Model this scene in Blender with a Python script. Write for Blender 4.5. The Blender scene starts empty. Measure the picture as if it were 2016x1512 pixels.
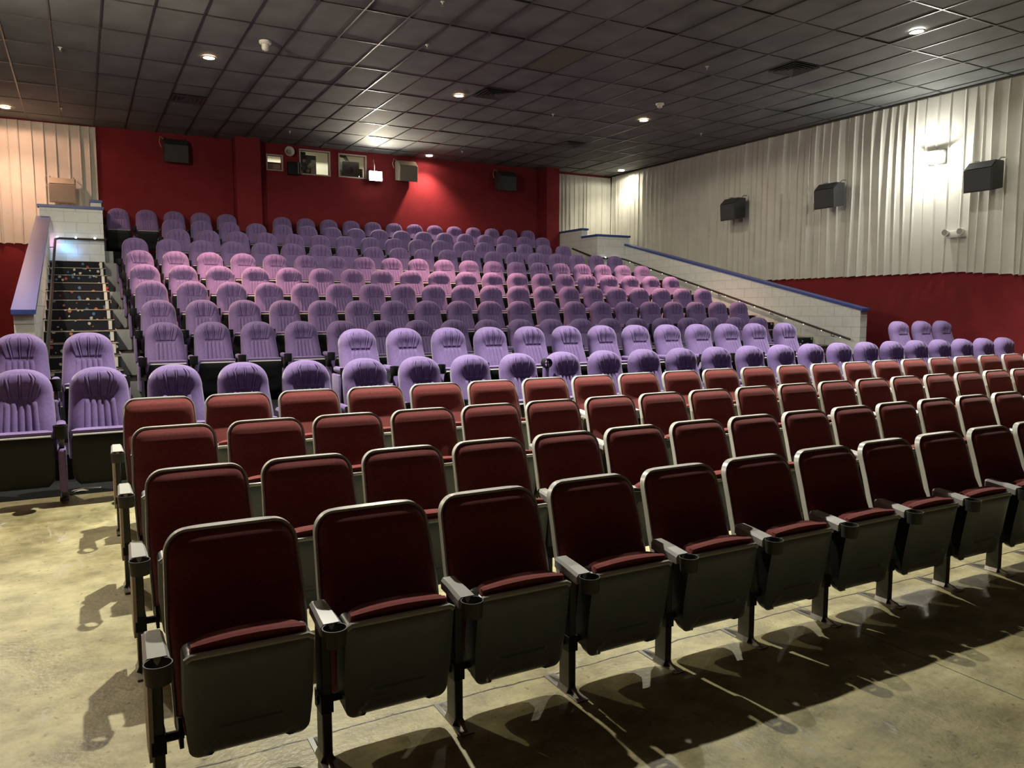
import bpy, bmesh, math, random
from mathutils import Vector, Matrix
random.seed(7)
scene = bpy.context.scene
COL = scene.collection

# ------------------------------------------------------------------ camera
CAM = Vector((0.0, 0.0, 1.74)); FPX = 1536.6
YAW, PITCH, ROLL = math.radians(28.7925), math.radians(5.4931), math.radians(-0.0866)
_f = Vector((math.sin(YAW)*math.cos(PITCH), math.cos(YAW)*math.cos(PITCH), -math.sin(PITCH)))
_r = Vector((math.cos(YAW), -math.sin(YAW), 0)); _u = _r.cross(_f)
_r2 = _r*math.cos(ROLL)+_u*math.sin(ROLL); _u2 = -_r*math.sin(ROLL)+_u*math.cos(ROLL)
cd = bpy.data.cameras.new('camera'); cam = bpy.data.objects.new('camera', cd); COL.objects.link(cam)
m = Matrix((_r2, _u2, -_f)).transposed().to_4x4(); m.translation = CAM
cam.matrix_world = m
cd.sensor_width = 36.0; cd.lens = FPX*36.0/2016.0; cd.clip_start = 0.05; cd.clip_end = 200
scene.camera = cam
def project(p):
    q = Vector(p)-CAM; z = q.dot(_f)
    return (1008+FPX*q.dot(_r2)/z, 756-FPX*q.dot(_u2)/z, z)
def pix_x(u, v, y):          # x of the pixel's ray where it meets the plane y = const
    d = _r2*((u-1008)/FPX)+_u2*((756-v)/FPX)+_f
    return d.x*y/d.y

# ------------------------------------------------------------------ world, exposure
w = bpy.data.worlds.new('world'); scene.world = w; w.use_nodes = True
w.node_tree.nodes['Background'].inputs[0].default_value = (0.02, 0.02, 0.022, 1)
w.node_tree.nodes['Background'].inputs[1].default_value = 0.3
vs = scene.view_settings
vs.view_transform = 'Standard'; vs.look = 'None'; vs.gamma = 1.0; vs.use_curve_mapping = False
vs.exposure = 0.2
scene.cycles.use_denoising = True
scene.cycles.sample_clamp_indirect = 6.0
scene.cycles.max_bounces = 8
# lamp powers (watts) used by the lamp builders further down
P_FRONT, P_MID, P_CORNER, P_SCONCE_R, P_SCONCE_L, P_FLOOD = 1650, 1450, 190, 78, 400, 320
C_FRONT, C_MID = (1.0, 0.95, 0.82), (1.0, 0.53, 0.36)
C_SCR, C_SCL, C_FLOOD = (1.0, 0.98, 0.88), (1.0, 0.88, 0.66), (1.0, 0.88, 0.68)

# ------------------------------------------------------------------ helpers
def tag(o, label=None, cat=None, group=None, kind=None):
    if label: o['label'] = label
    if cat: o['category'] = cat
    if group: o['group'] = group
    if kind: o['kind'] = kind
    return o
def empty(name, loc=(0,0,0), rz=0.0):
    o = bpy.data.objects.new(name, None); COL.objects.link(o)
    o.location = loc; o.rotation_euler = (0,0,rz); o.empty_display_size = 0.1
    return o
class MB:
    def __init__(s): s.v = []; s.f = []
    def add(s, vs_, fs):
        n = len(s.v); s.v += [tuple(p) for p in vs_]; s.f += [tuple(i+n for i in f) for f in fs]; return s
    def box(s, x0, x1, y0, y1, z0, z1):
        return s.add([(x0,y0,z0),(x1,y0,z0),(x1,y1,z0),(x0,y1,z0),(x0,y0,z1),(x1,y0,z1),(x1,y1,z1),(x0,y1,z1)],
              [(0,3,2,1),(4,5,6,7),(0,1,5,4),(1,2,6,5),(2,3,7,6),(3,0,4,7)])
    def rbox(s, x0, x1, y0, y1, z0, z1, r=0.01, seg=2):
        bm = bmesh.new(); bmesh.ops.create_cube(bm, size=1.0)
        for v in bm.verts:
            v.co = ((x0+x1)/2+v.co.x*(x1-x0), (y0+y1)/2+v.co.y*(y1-y0), (z0+z1)/2+v.co.z*(z1-z0))
        bmesh.ops.bevel(bm, geom=list(bm.edges), offset=min(r, .49*min(x1-x0,y1-y0,z1-z0)), segments=seg, profile=.5, affect='EDGES')
        bm.verts.index_update()
        s.add([v.co[:] for v in bm.verts], [[v.index for v in f.verts] for f in bm.faces]); bm.free(); return s
    def prism(s, poly, d0, d1, axis):
        # poly: 2D points in the plane normal to axis ('x': (y,z), 'y': (x,z), 'z': (x,y)), extruded d0..d1
        def P(p, d): return {'x': (d,p[0],p[1]), 'y': (p[0],d,p[1]), 'z': (p[0],p[1],d)}[axis]
        n = len(poly); vs_ = [P(p,d0) for p in poly]+[P(p,d1) for p in poly]
        fs = [tuple(range(n))[::-1], tuple(range(n,2*n))]+[(i,(i+1)%n,n+(i+1)%n,n+i) for i in range(n)]
        return s.add(vs_, fs)
    def tube(s, pts, r, n=8, cap=True):
        pts = [Vector(p) for p in pts]; rings = []; k = len(s.v); vs_ = []; fs = []
        for i, p in enumerate(pts):
            t = (pts[min(i+1,len(pts)-1)]-pts[max(i-1,0)]).normalized()
            a = Vector((0,0,1)) if abs(t.z) < .9 else Vector((1,0,0))
            e1 = t.cross(a).normalized(); e2 = t.cross(e1)
            rr = r[i] if isinstance(r, (list,tuple)) else r
            vs_ += [p+e1*rr*math.cos(2*math.pi*j/n)+e2*rr*math.sin(2*math.pi*j/n) for j in range(n)]
        for i in range(len(pts)-1):
            for j in range(n): fs.append((i*n+j, i*n+(j+1)%n, (i+1)*n+(j+1)%n, (i+1)*n+j))
        if cap: fs += [tuple(range(n))[::-1], tuple(range((len(pts)-1)*n, len(pts)*n))]
        return s.add(vs_, fs)
    def lathe(s, prof, c=(0,0,0), n=20, axis='z', closed=False):
        vs_ = []; fs = []
        for r, h in prof:
            for j in range(n):
                a = 2*math.pi*j/n; x, y = r*math.cos(a), r*math.sin(a)
                p = {'z': (x,y,h), 'y': (x,h,y), 'x': (h,x,y)}[axis]
                vs_.append((p[0]+c[0], p[1]+c[1], p[2]+c[2]))
        k = len(prof)
        for i in range(k if closed else k-1):
            for j in range(n): fs.append((i*n+j, i*n+(j+1)%n, ((i+1)%k)*n+(j+1)%n, ((i+1)%k)*n+j))
        if not closed:
            if prof[0][0] > 1e-6: fs.append(tuple(range(n))[::-1])
            if prof[-1][0] > 1e-6: fs.append(tuple(range((k-1)*n, k*n)))
        return s.add(vs_, fs)
    def grid(s, nu, nv, fn, flip=False):
        vs_ = [fn(i/nu, j/nv) for j in range(nv+1) for i in range(nu+1)]; fs = []
        for j in range(nv):
            for i in range(nu):
                q = (j*(nu+1)+i, j*(nu+1)+i+1, (j+1)*(nu+1)+i+1, (j+1)*(nu+1)+i)
                fs.append(q[::-1] if flip else q)
        return s.add(vs_, fs)
    def pad(s, wfn, zs, yf, yb, nu):
        # a cushion: x = u*wfn(z), front skin yf(u,z), back skin yb(u,z), closed all round
        us = [-math.cos(math.pi*i/nu) for i in range(nu+1)]
        us = [0.5*u+0.5*(-1+2*i/nu) for i, u in enumerate(us)]
        nz = len(zs); vs_ = []; fs = []
        for side in (yf, yb):
            for z in zs:
                wz = wfn(z)
                for u in us: vs_.append((u*wz, side(u,z), z))
        N = nu+1; M = N*nz
        for j in range(nz-1):
            for i in range(nu):
                a = j*N+i
                fs.append((a, a+1, a+N+1, a+N)); fs.append((M+a, M+a+N, M+a+N+1, M+a+1))
        for j in range(nz-1):
            a = j*N; fs.append((a, a+N, M+a+N, M+a)); b = j*N+nu; fs.append((b, M+b, M+b+N, b+N))
        for i in range(nu):
            a = i; fs.append((a, M+a, M+a+1, a+1)); b = (nz-1)*N+i; fs.append((b, b+1, M+b+1, M+b))
        return s.add(vs_, fs)
    def mesh(s, name, mat, smooth=True, ang=40):
        me = bpy.data.meshes.new(name); me.from_pydata(s.v, [], s.f); me.validate()
        bm = bmesh.new(); bm.from_mesh(me); bmesh.ops.remove_doubles(bm, verts=bm.verts, dist=1e-5)
        bmesh.ops.recalc_face_normals(bm, faces=bm.faces); bm.to_mesh(me); bm.free()
        if mat: me.materials.append(mat)
        if smooth:
            me.shade_smooth(); me.set_sharp_from_angle(angle=math.radians(ang))
        return me
    def build(s, name, mat, parent=None, smooth=True, ang=40):
        return inst(name, s.mesh(name, mat, smooth, ang), parent)
def inst(name, me, parent=None, loc=None, rot=None):
    o = bpy.data.objects.new(name, me); COL.objects.link(o)
    if parent: o.parent = parent
    if loc: o.location = loc
    if rot: o.rotation_euler = rot
    return o
def copy_tree(o, parent=None):
    c = o.copy(); COL.objects.link(c); c.parent = parent
    for ch in o.children: copy_tree(ch, c)
    return c

# ------------------------------------------------------------------ materials
def new_mat(name):
    mt = bpy.data.materials.new(name); mt.use_nodes = True; nt = mt.node_tree
    return mt, nt, nt.nodes['Principled BSDF']
def mat(name, col, rough=.5, metal=0, noise=0.0, nscale=30, bump=0.0, bscale=200, sheen=0, spec=None, world=False):
    mt, nt, b = new_mat(name)
    b.inputs['Base Color'].default_value = (*col,1); b.inputs['Roughness'].default_value = rough
    b.inputs['Metallic'].default_value = metal
    if spec is not None: b.inputs['Specular IOR Level'].default_value = spec
    if sheen: b.inputs['Sheen Weight'].default_value = sheen; b.inputs['Sheen Roughness'].default_value = .4
    tc = nt.nodes.new('ShaderNodeNewGeometry' if world else 'ShaderNodeTexCoord'); ck = 'Position' if world else 'Object'
    if noise:
        n = nt.nodes.new('ShaderNodeTexNoise'); n.inputs['Scale'].default_value = nscale; n.inputs['Detail'].default_value = 4
        nt.links.new(tc.outputs[ck], n.inputs['Vector'])
        r = nt.nodes.new('ShaderNodeValToRGB'); r.color_ramp.elements[0].position = .3; r.color_ramp.elements[1].position = .7
        r.color_ramp.elements[0].color = (*[c*(1-noise) for c in col],1); r.color_ramp.elements[1].color = (*[min(1,c*(1+noise)) for c in col],1)
        nt.links.new(n.outputs['Fac'], r.inputs['Fac']); nt.links.new(r.outputs['Color'], b.inputs['Base Color'])
    if bump:
        n2 = nt.nodes.new('ShaderNodeTexNoise'); n2.inputs['Scale'].default_value = bscale; n2.inputs['Detail'].default_value = 2
        nt.links.new(tc.outputs[ck], n2.inputs['Vector'])
        bp = nt.nodes.new('ShaderNodeBump'); bp.inputs['Strength'].default_value = bump; bp.inputs['Distance'].default_value = .004
        nt.links.new(n2.outputs['Fac'], bp.inputs['Height']); nt.links.new(bp.outputs['Normal'], b.inputs['Normal'])
    return mt
def emit(name, col, strength):
    mt, nt, b = new_mat(name)
    b.inputs['Base Color'].default_value = (*col,1)
    b.inputs['Emission Color'].default_value = (*col,1); b.inputs['Emission Strength'].default_value = strength
    return mt
M = {}
M['red_fabric'] = mat('red_fabric', (.225,.056,.053), .9, noise=.12, nscale=60, bump=.25, bscale=600, sheen=.15, spec=.15)
M['purple_fabric'] = mat('purple_fabric', (.20,.14,.325), .9, noise=.10, nscale=50, bump=.25, bscale=500, sheen=.25, spec=.15)
M['grey_plastic'] = mat('grey_plastic', (.165,.19,.215), .36, noise=.05, nscale=20)
M['grey_frame'] = mat('grey_frame', (.56,.56,.52), .32)
M['dark_plastic'] = mat('dark_plastic', (.055,.055,.052), .45)
M['black_plastic'] = mat('black_plastic', (.010,.011,.013), .55, spec=.3)
M['steel'] = mat('steel', (.30,.29,.27), .32, metal=.7)
M['beige_panel'] = mat('beige_panel', (.46,.38,.32), .6)
M['red_wall'] = mat('red_wall', (.20,.026,.032), .85, noise=.08, nscale=4, bump=.3, bscale=250, spec=.08)
M['white_block'] = mat('white_block', (.82,.86,.83), .55, noise=.04, nscale=8, bump=.4, bscale=90)
M['mortar'] = mat('mortar', (.62,.64,.60), .8)
M['blue_cap'] = mat('blue_cap', (.05,.085,.32), .36)
M['grey_cap'] = mat('grey_cap', (.035,.05,.20), .4)
M['cap_top'] = M['blue_cap']
M['curtain'] = mat('curtain', (.62,.61,.55), .75, noise=.05, nscale=3, bump=.2, bscale=400, sheen=.2)
M['tile'] = mat('tile', (.135,.141,.140), .75, noise=.25, nscale=1.6, bump=.5, bscale=120, world=True)
M['tile_stain'] = mat('tile_stain', (.12,.11,.08), .8, noise=.4, nscale=40, bump=.6, bscale=150)
M['tbar'] = mat('tbar', (.035,.035,.035), .35)
M['tier'] = mat('tier', (.010,.011,.012), .95, noise=.3, nscale=60, spec=.1)
M['tier_side'] = mat('tier_side', (.34,.36,.38), .6)
M['black_rail'] = mat('black_rail', (.03,.025,.022), .4)
M['speaker'] = mat('speaker', (.035,.036,.038), .6)
M['grille'] = mat('grille', (.05,.052,.055), .8, bump=.6, bscale=500)
M['speaker_brown_lit'] = mat('speaker_brown_lit', (.28,.25,.20), .5)  # base lightened to stand in for flood light on the tan speaker
M['grille_brown_lit'] = mat('grille_brown_lit', (.24,.21,.17), .8, bump=.6, bscale=500)  # front likewise lightened, the flood's light is put into the colour
M['white_plastic'] = mat('white_plastic', (.75,.73,.68), .4)
M['black_metal'] = mat('black_metal', (.02,.02,.02), .5)
M['booth_wall'] = mat('booth_wall', (.75,.72,.62), .7)
M['frame_white'] = mat('frame_white', (.45,.40,.36), .5)
M['projector'] = mat('projector', (.045,.048,.052), .5)
M['projector_grey'] = mat('projector_grey', (.35,.35,.34), .5)
M['wall_dark'] = mat('wall_dark', (.02,.02,.022), .9)
M['paper'] = mat('paper', (.7,.68,.6), .8)
M['nosing'] = mat('nosing', (.50,.46,.36), .5)
M['step_strip'] = mat('step_strip', (.85,.85,.80), .6)
M['bulb_warm'] = emit('bulb_warm', (1,.72,.42), 30)
M['bulb_white'] = emit('bulb_white', (1,.93,.78), 30)
M['bulb_hot'] = emit('bulb_hot', (1,.96,.85), 40)
M['booth_light'] = emit('booth_light', (1,.95,.78), 6)
M['led'] = emit('led', (.95,.97,1), 5)
def glass():
    mt, nt, b = new_mat('booth_glass')
    for n in list(nt.nodes):
        if n.type == 'BSDF_PRINCIPLED': nt.nodes.remove(n)
    out = nt.nodes['Material Output']; t = nt.nodes.new('ShaderNodeBsdfTransparent'); g = nt.nodes.new('ShaderNodeBsdfGlossy')
    g.inputs['Roughness'].default_value = .02; mx = nt.nodes.new('ShaderNodeMixShader'); mx.inputs[0].default_value = .06
    t.inputs[0].default_value = (.93,.95,.93,1)
    nt.links.new(t.outputs[0], mx.inputs[1]); nt.links.new(g.outputs[0], mx.inputs[2]); nt.links.new(mx.outputs[0], out.inputs[0])
    return mt
M['glass'] = glass()
def N(nt, t, **kw):
    n = nt.nodes.new(t)
    for k, v in kw.items():
        if k in n.inputs: n.inputs[k].default_value = v
        else: setattr(n, k, v)
    return n
def concrete():
    mt, nt, b = new_mat('concrete'); L = nt.links
    tc = N(nt, 'ShaderNodeTexCoord')
    n1 = N(nt, 'ShaderNodeTexNoise', Scale=1.3, Detail=8.0, Roughness=.62); L.new(tc.outputs['Object'], n1.inputs['Vector'])
    r1 = N(nt, 'ShaderNodeValToRGB'); e = r1.color_ramp.elements
    e[0].position = .32; e[0].color = (.27,.235,.115,1); e[1].position = .68; e[1].color = (.55,.52,.31,1)
    x = r1.color_ramp.elements.new(.5); x.color = (.44,.405,.225,1)
    L.new(n1.outputs['Fac'], r1.inputs['Fac'])
    mp = N(nt, 'ShaderNodeMapping'); mp.inputs['Scale'].default_value = (2.0, 2.6, 1); L.new(tc.outputs['Object'], mp.inputs['Vector'])
    n2 = N(nt, 'ShaderNodeTexNoise', Scale=2.2, Detail=9.0, Roughness=.7); L.new(mp.outputs[0], n2.inputs['Vector'])
    r2 = N(nt, 'ShaderNodeValToRGB'); e = r2.color_ramp.elements
    e[0].position = .36; e[0].color = (.62,.60,.55,1); e[1].position = .62; e[1].color = (1.15,1.12,1.05,1)
    L.new(n2.outputs['Fac'], r2.inputs['Fac'])
    mx = N(nt, 'ShaderNodeMix', data_type='RGBA', blend_type='MULTIPLY'); mx.inputs[0].default_value = 1
    L.new(r1.outputs[0], mx.inputs[6]); L.new(r2.outputs[0], mx.inputs[7])
    # dark specks
    n3 = N(nt, 'ShaderNodeTexNoise', Scale=26.0, Detail=3.0); L.new(tc.outputs['Object'], n3.inputs['Vector'])
    r3 = N(nt, 'ShaderNodeValToRGB'); e = r3.color_ramp.elements
    e[0].position = .27; e[0].color = (.45,.4,.35,1); e[1].position = .36; e[1].color = (1,1,1,1); L.new(n3.outputs['Fac'], r3.inputs['Fac'])
    mx2 = N(nt, 'ShaderNodeMix', data_type='RGBA', blend_type='MULTIPLY'); mx2.inputs[0].default_value = .8
    L.new(mx.outputs[2], mx2.inputs[6]); L.new(r3.outputs[0], mx2.inputs[7])
    # worn scratches
    mp4 = N(nt, 'ShaderNodeMapping'); mp4.inputs['Rotation'].default_value = (0,0,.35); mp4.inputs['Scale'].default_value = (4, 1.6, 1); L.new(tc.outputs['Object'], mp4.inputs['Vector'])
    n4 = N(nt, 'ShaderNodeTexNoise', Scale=1.6, Detail=6.0, Roughness=.75, Distortion=.8); L.new(mp4.outputs[0], n4.inputs['Vector'])
    r4 = N(nt, 'ShaderNodeValToRGB'); e = r4.color_ramp.elements
    e[0].position = .60; e[0].color = (0,0,0,1); e[1].position = .68; e[1].color = (1,1,1,1); L.new(n4.outputs['Fac'], r4.inputs['Fac'])
    mx4 = N(nt, 'ShaderNodeMix', data_type='RGBA'); L.new(r4.outputs[0], mx4.inputs[0])
    L.new(mx2.outputs[2], mx4.inputs[6]); mx4.inputs[7].default_value = (.46,.43,.32,1)
    # saw-cut joints and a crack: dark wandering lines
    sp = N(nt, 'ShaderNodeSeparateXYZ'); L.new(tc.outputs['Object'], sp.inputs[0])
    nw = N(nt, 'ShaderNodeTexNoise', Scale=3.5, Detail=5.0); L.new(tc.outputs['Object'], nw.inputs['Vector'])
    def line(sock, at, wid, wob):
        a = N(nt, 'ShaderNodeMath', operation='MULTIPLY_ADD'); L.new(nw.outputs['Fac'], a.inputs[0]); a.inputs[1].default_value = wob; a.inputs[2].default_value = at-wob*.5
        d = N(nt, 'ShaderNodeMath', operation='SUBTRACT'); L.new(sock, d.inputs[0]); L.new(a.outputs[0], d.inputs[1])
        q = N(nt, 'ShaderNodeMath', operation='ABSOLUTE'); L.new(d.outputs[0], q.inputs[0])
        c = N(nt, 'ShaderNodeMath', operation='LESS_THAN'); L.new(q.outputs[0], c.inputs[0]); c.inputs[1].default_value = wid
        return c.outputs[0]
    l1 = line(sp.outputs['Y'], 3.05, .005, .06); l2 = line(sp.outputs['X'], 3.61, .003, .01)
    mxl = N(nt, 'ShaderNodeMath', operation='MAXIMUM'); L.new(l1, mxl.inputs[0]); L.new(l2, mxl.inputs[1])
    mx5 = N(nt, 'ShaderNodeMix', data_type='RGBA'); L.new(mxl.outputs[0], mx5.inputs[0]); L.new(mx4.outputs[2], mx5.inputs[6]); mx5.inputs[7].default_value = (.03,.024,.016,1)
    L.new(mx5.outputs[2], b.inputs['Base Color'])
    rr = N(nt, 'ShaderNodeMapRange'); L.new(n1.outputs['Fac'], rr.inputs[0]); rr.inputs[1].default_value = .3; rr.inputs[2].default_value = .7; rr.inputs[3].default_value = .30; rr.inputs[4].default_value = .6
    L.new(rr.outputs[0], b.inputs['Roughness'])
    nb = N(nt, 'ShaderNodeTexNoise', Scale=45.0, Detail=6.0); L.new(tc.outputs['Object'], nb.inputs['Vector'])
    bp = N(nt, 'ShaderNodeBump', Strength=.25, Distance=.01); L.new(nb.outputs['Fac'], bp.inputs['Height']); L.new(bp.outputs['Normal'], b.inputs['Normal'])
    return mt
M['concrete'] = concrete()
def confetti():
    mt, nt, b = new_mat('confetti_carpet'); L = nt.links
    tc = N(nt, 'ShaderNodeNewGeometry'); v = N(nt, 'ShaderNodeTexVoronoi', Scale=12.0, Randomness=1.0); L.new(tc.outputs['Position'], v.inputs['Vector'])
    ns = N(nt, 'ShaderNodeTexNoise', Scale=30.0); L.new(tc.outputs['Position'], ns.inputs['Vector'])
    ad = N(nt, 'ShaderNodeMath', operation='MULTIPLY_ADD'); L.new(ns.outputs['Fac'], ad.inputs[0]); ad.inputs[1].default_value = .25; L.new(v.outputs['Distance'], ad.inputs[2])
    lt = N(nt, 'ShaderNodeMath', operation='LESS_THAN'); L.new(ad.outputs[0], lt.inputs[0]); lt.inputs[1].default_value = .40
    sx = N(nt, 'ShaderNodeSeparateColor'); L.new(v.outputs['Color'], sx.inputs[0])
    keep = N(nt, 'ShaderNodeMath', operation='GREATER_THAN'); L.new(sx.outputs[1], keep.inputs[0]); keep.inputs[1].default_value = .2
    mul = N(nt, 'ShaderNodeMath', operation='MULTIPLY'); L.new(lt.outputs[0], mul.inputs[0]); L.new(keep.outputs[0], mul.inputs[1])
    r = N(nt, 'ShaderNodeValToRGB'); r.color_ramp.interpolation = 'CONSTANT'; e = r.color_ramp.elements
    e[0].position = 0; e[0].color = (.65,.6,.42,1); e[1].position = .8; e[1].color = (.10,.22,.40,1)
    for p, c in ((.25,(.55,.22,.12,1)),(.45,(.6,.55,.5,1)),(.62,(.45,.08,.07,1))):
        x = r.color_ramp.elements.new(p); x.color = c
    L.new(sx.outputs[0], r.inputs['Fac'])
    mx = N(nt, 'ShaderNodeMix', data_type='RGBA'); L.new(mul.outputs[0], mx.inputs[0]); mx.inputs[6].default_value = (.012,.014,.022,1); L.new(r.outputs[0], mx.inputs[7])
    L.new(mx.outputs[2], b.inputs['Base Color']); b.inputs['Roughness'].default_value = .95
    return mt
M['confetti'] = confetti()

# ------------------------------------------------------------------ room shell
XL, XR, YF, ZC = -1.63, 14.17, -7.0, 5.69
XCEN = 6.27
YB = 19.55
def floor_profile(y):
    P = [(-8,-.02),(2.9,0),(3.3,.004),(4.0,.022),(5.05,.096),(6.1,.172),(7.03,.27)]
    for (a,za),(b,zb) in zip(P,P[1:]):
        if y <= b: return za+(zb-za)*max(0,(y-a))/(b-a)
    return P[-1][1]
mb = MB(); ys = [-7,-4,0,2.9,3.3,3.6,4.0,4.5,5.05,5.6,6.1,6.6,7.03]
poly = [(y, floor_profile(y)) for y in ys]+[(7.03,-.3),(-7,-.3)]
mb.prism(poly, XL, XR, 'x')
tag(mb.build('floor', M['concrete'], None, smooth=False), kind='structure')
mb = MB(); mb.prism([(7.03,-.3),(7.03,.272),(7.64,.28),(7.64,.50),(8.4,.525),(10.42,.584),(19.5,.584),(19.5,-.3)], XL, XR, 'x')
tag(mb.build('floor_platform', M['tier'], None, smooth=False), kind='structure')
TY = lambda n: 9.38+1.043*n
TZ = lambda n: .584+.289*n
SX0, SX1 = .43, 2*XCEN-.43
for n in range(1, 9):
    r = MB(); r.box(SX0, SX1, TY(n), YB-.02, TZ(n-1) if n > 1 else .584, TZ(n))
    o = tag(r.build('seating_tier', M['tier'], None, smooth=False), kind='structure')
    for sx in (SX0, SX1):
        s = MB(); s.box(sx-.012, sx+.012, TY(n)-.004, 17.5 if n < 8 else 18.4, TZ(n-1)-.002, TZ(n)+.004); s.build('tier_side', M['tier_side'], o, smooth=False)
    for ax in (SX0-.012, SX1-.19):
        MB().box(ax, ax+.202, TY(n)-.008, TY(n)+.01, TZ(n-1)+.001, TZ(n)+.004).build('riser_panel', M['tier_side'], o, smooth=False)
# stairs on both sides
def staircase(x0, x1, name, label):
    root = empty(name, ((x0+x1)/2, TY(0)-.52, .584)); tag(root, kind='structure')
    W2 = (x1-x0)/2
    st = MB(); st.box(-W2, W2, 0, .54, -.10, 0); me = st.mesh('step', M['confetti'], False)
    nz = MB(); nz.rbox(-W2, W2, -.005, .004, -.007, .002, .002); mn = nz.mesh('nosing', M['nosing'])
    sp = MB(); sp.box(-.022, .022, -.012, -.004, -.135, -.013); ms = sp.mesh('edge_strip', M['step_strip'], False)
    for k in range(1, 15):
        y = TY(0)+.5215*(k-1) - .0; z = .584+.1445*k
        b = MB(); b.box(-W2, W2, 0, (.54 if k < 14 else .62), -.1445, 0)
        o = b.build('step', M['confetti'], root, smooth=False); o.location = (0, y-(TY(0)-.52), z-.584)
        inst('nosing', mn, o); inst('edge_strip', ms, o, (W2-.06 if x0 < 3 else -W2+.06, 0, 0))
    return root
staircase(-.44, .415, 'staircase_left', '')
staircase(2*XCEN-.415, 2*XCEN+.44, 'staircase_right', '')
# side walls, front wall
tag(MB().box(XR, XR+.2, YF, YB+.3, -.3, ZC+.1).build('wall_right', M['red_wall'], None, False), kind='structure')
tag(MB().box(XL-.2, XL, YF, YB+.3, -.3, ZC+.1).build('wall_left', M['red_wall'], None, False), kind='structure')
tag(MB().box(XL-.2, XR+.2, YF-.2, YF, -.3, ZC+.1).build('wall_front', M['wall_dark'], None, False), kind='structure')
# back wall with booth openings
YBO = 19.5
WIN = [(4.06,4.41,5.07,5.41), (4.845,5.565,5.035,5.60), (5.81,6.495,5.045,5.585)]
mb = MB()
tag(MB().box(XL, 3.28, YB, YB+.2, 0, ZC+.05).build('wall_back_left', M['red_wall'], None, False), kind='structure')
tag(MB().box(11.62, XR, YB, YB+.2, 0, ZC+.05).build('wall_back_right', M['red_wall'], None, False), kind='structure')
for a_, b_ in ((3.28,3.83),(11.62,12.04)): tag(MB().box(a_, b_, 19.10, YB+.02, 0, ZC+.05).build('wall_column', M['red_wall'], None, False), kind='structure')
mb.box(3.28, 11.62, YBO, YBO+.14, 0, 5.03); mb.box(6.50, 11.62, YBO, YBO+.14, 5.03, ZC+.05)
xs = 3.28
for (a,b,c,d) in WIN:
    mb.box(xs, a, YBO, YBO+.14, 5.03, ZC+.05); mb.box(a, b, YBO, YBO+.14, d, ZC+.05)
    if c > 5.03: mb.box(a, b, YBO, YBO+.14, 5.03, c)
    xs = b
mb.box(xs, 6.50, YBO, YBO+.14, 5.03, ZC+.05)
tag(mb.build('wall_back', M['red_wall'], None, False), kind='structure')
for i, (a,b,c,d) in enumerate(WIN):
    f = MB(); t = .022
    for q in ((a-t,a+.008,c-t,d+t),(b-.008,b+t,c-t,d+t),(a,b,c-t,c+.008),(a,b,d-.008,d+t)): f.box(q[0],q[1],YBO-.02,YBO+.03,q[2],q[3])
    o = tag(f.build('window_%d'%(i+1), M['frame_white'], None, False), kind='structure')
    MB().box(a, b, YBO+.10, YBO+.106, c, d).build('pane', M['glass'], o, False)
# projection booth beyond the windows
for nm, q in (('wall_booth_back',(3.5,8.3,22.0,22.1,3.8,6.8)),('wall_booth_left',(3.5,3.6,YBO+.14,22.0,3.8,6.8)),('wall_booth_right',(8.2,8.3,YBO+.14,22.0,3.8,6.8)),
              ('ceiling_booth',(3.5,8.3,YBO+.14,22.1,6.8,6.9)),('floor_booth',(3.5,8.3,YBO+.14,22.1,3.7,3.8))):
    tag(MB().box(*q).build(nm, M['booth_wall'], None, False), kind='structure')

# ceiling with T-bar grid and lay-in tiles
TS, TL, GX, GY = .612, 1.22, .42, 10.36
slab = tag(MB().box(XL-.2, XR+.2, YF-.2, YB+.3, ZC+.06, ZC+.2).build('ceiling', M['wall_dark'], None, False), kind='structure')
gx = [GX+TS*i for i in range(-4, 24) if XL < GX+TS*i < XR]; gy = [GY+TL*j for j in range(-15, 9) if YF < GY+TL*j < YB]
gb = MB()
for x in gx: gb.box(x-.012, x+.012, YF, YB, ZC-.008, ZC+.02)
for y in gy: gb.box(XL, XR, y-.012, y+.012, ZC-.007, ZC+.02)
gb.build('ceiling_grid', M['tbar'], slab, False)
ex, ey = [XL]+gx+[XR], [YF]+gy+[YB]
VENTS = [(1.95,16.2),(6.95,13.15),(10.6,16.2),(10.69,9.45)]
def cell(x, y):
    i = max(k for k in range(len(ex)) if ex[k] <= x); j = max(k for k in range(len(ey)) if ey[k] <= y); return i, j
VC = [cell(*v) for v in VENTS]
cells = []
for i in range(len(ex)-1):
    for j in range(len(ey)-1):
        cx, cy = (ex[i]+ex[i+1])/2, (ey[j]+ey[j+1])/2
        u, v, z = project((cx,cy,ZC)) if (Vector((cx,cy,ZC))-CAM).dot(_f) > .5 else (-9999,0,1)
        vis = -60 < u < 2076 and -60 < v < 1512 and z > .5
        cells.append((-(1/z**3 if vis else 0), i, j))
cells.sort()
full = MB().box(-.297,.297,-.601,.601,-.002,.016).mesh('ceiling_tile', M['tile'], False)
full_st = MB().box(-.297,.297,-.601,.601,-.002,.016).mesh('ceiling_tile_stained', M['tile_stain'], False)
rest = MB(); nt_ = 0
stain_c = cell(6.75, 10.9)
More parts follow.
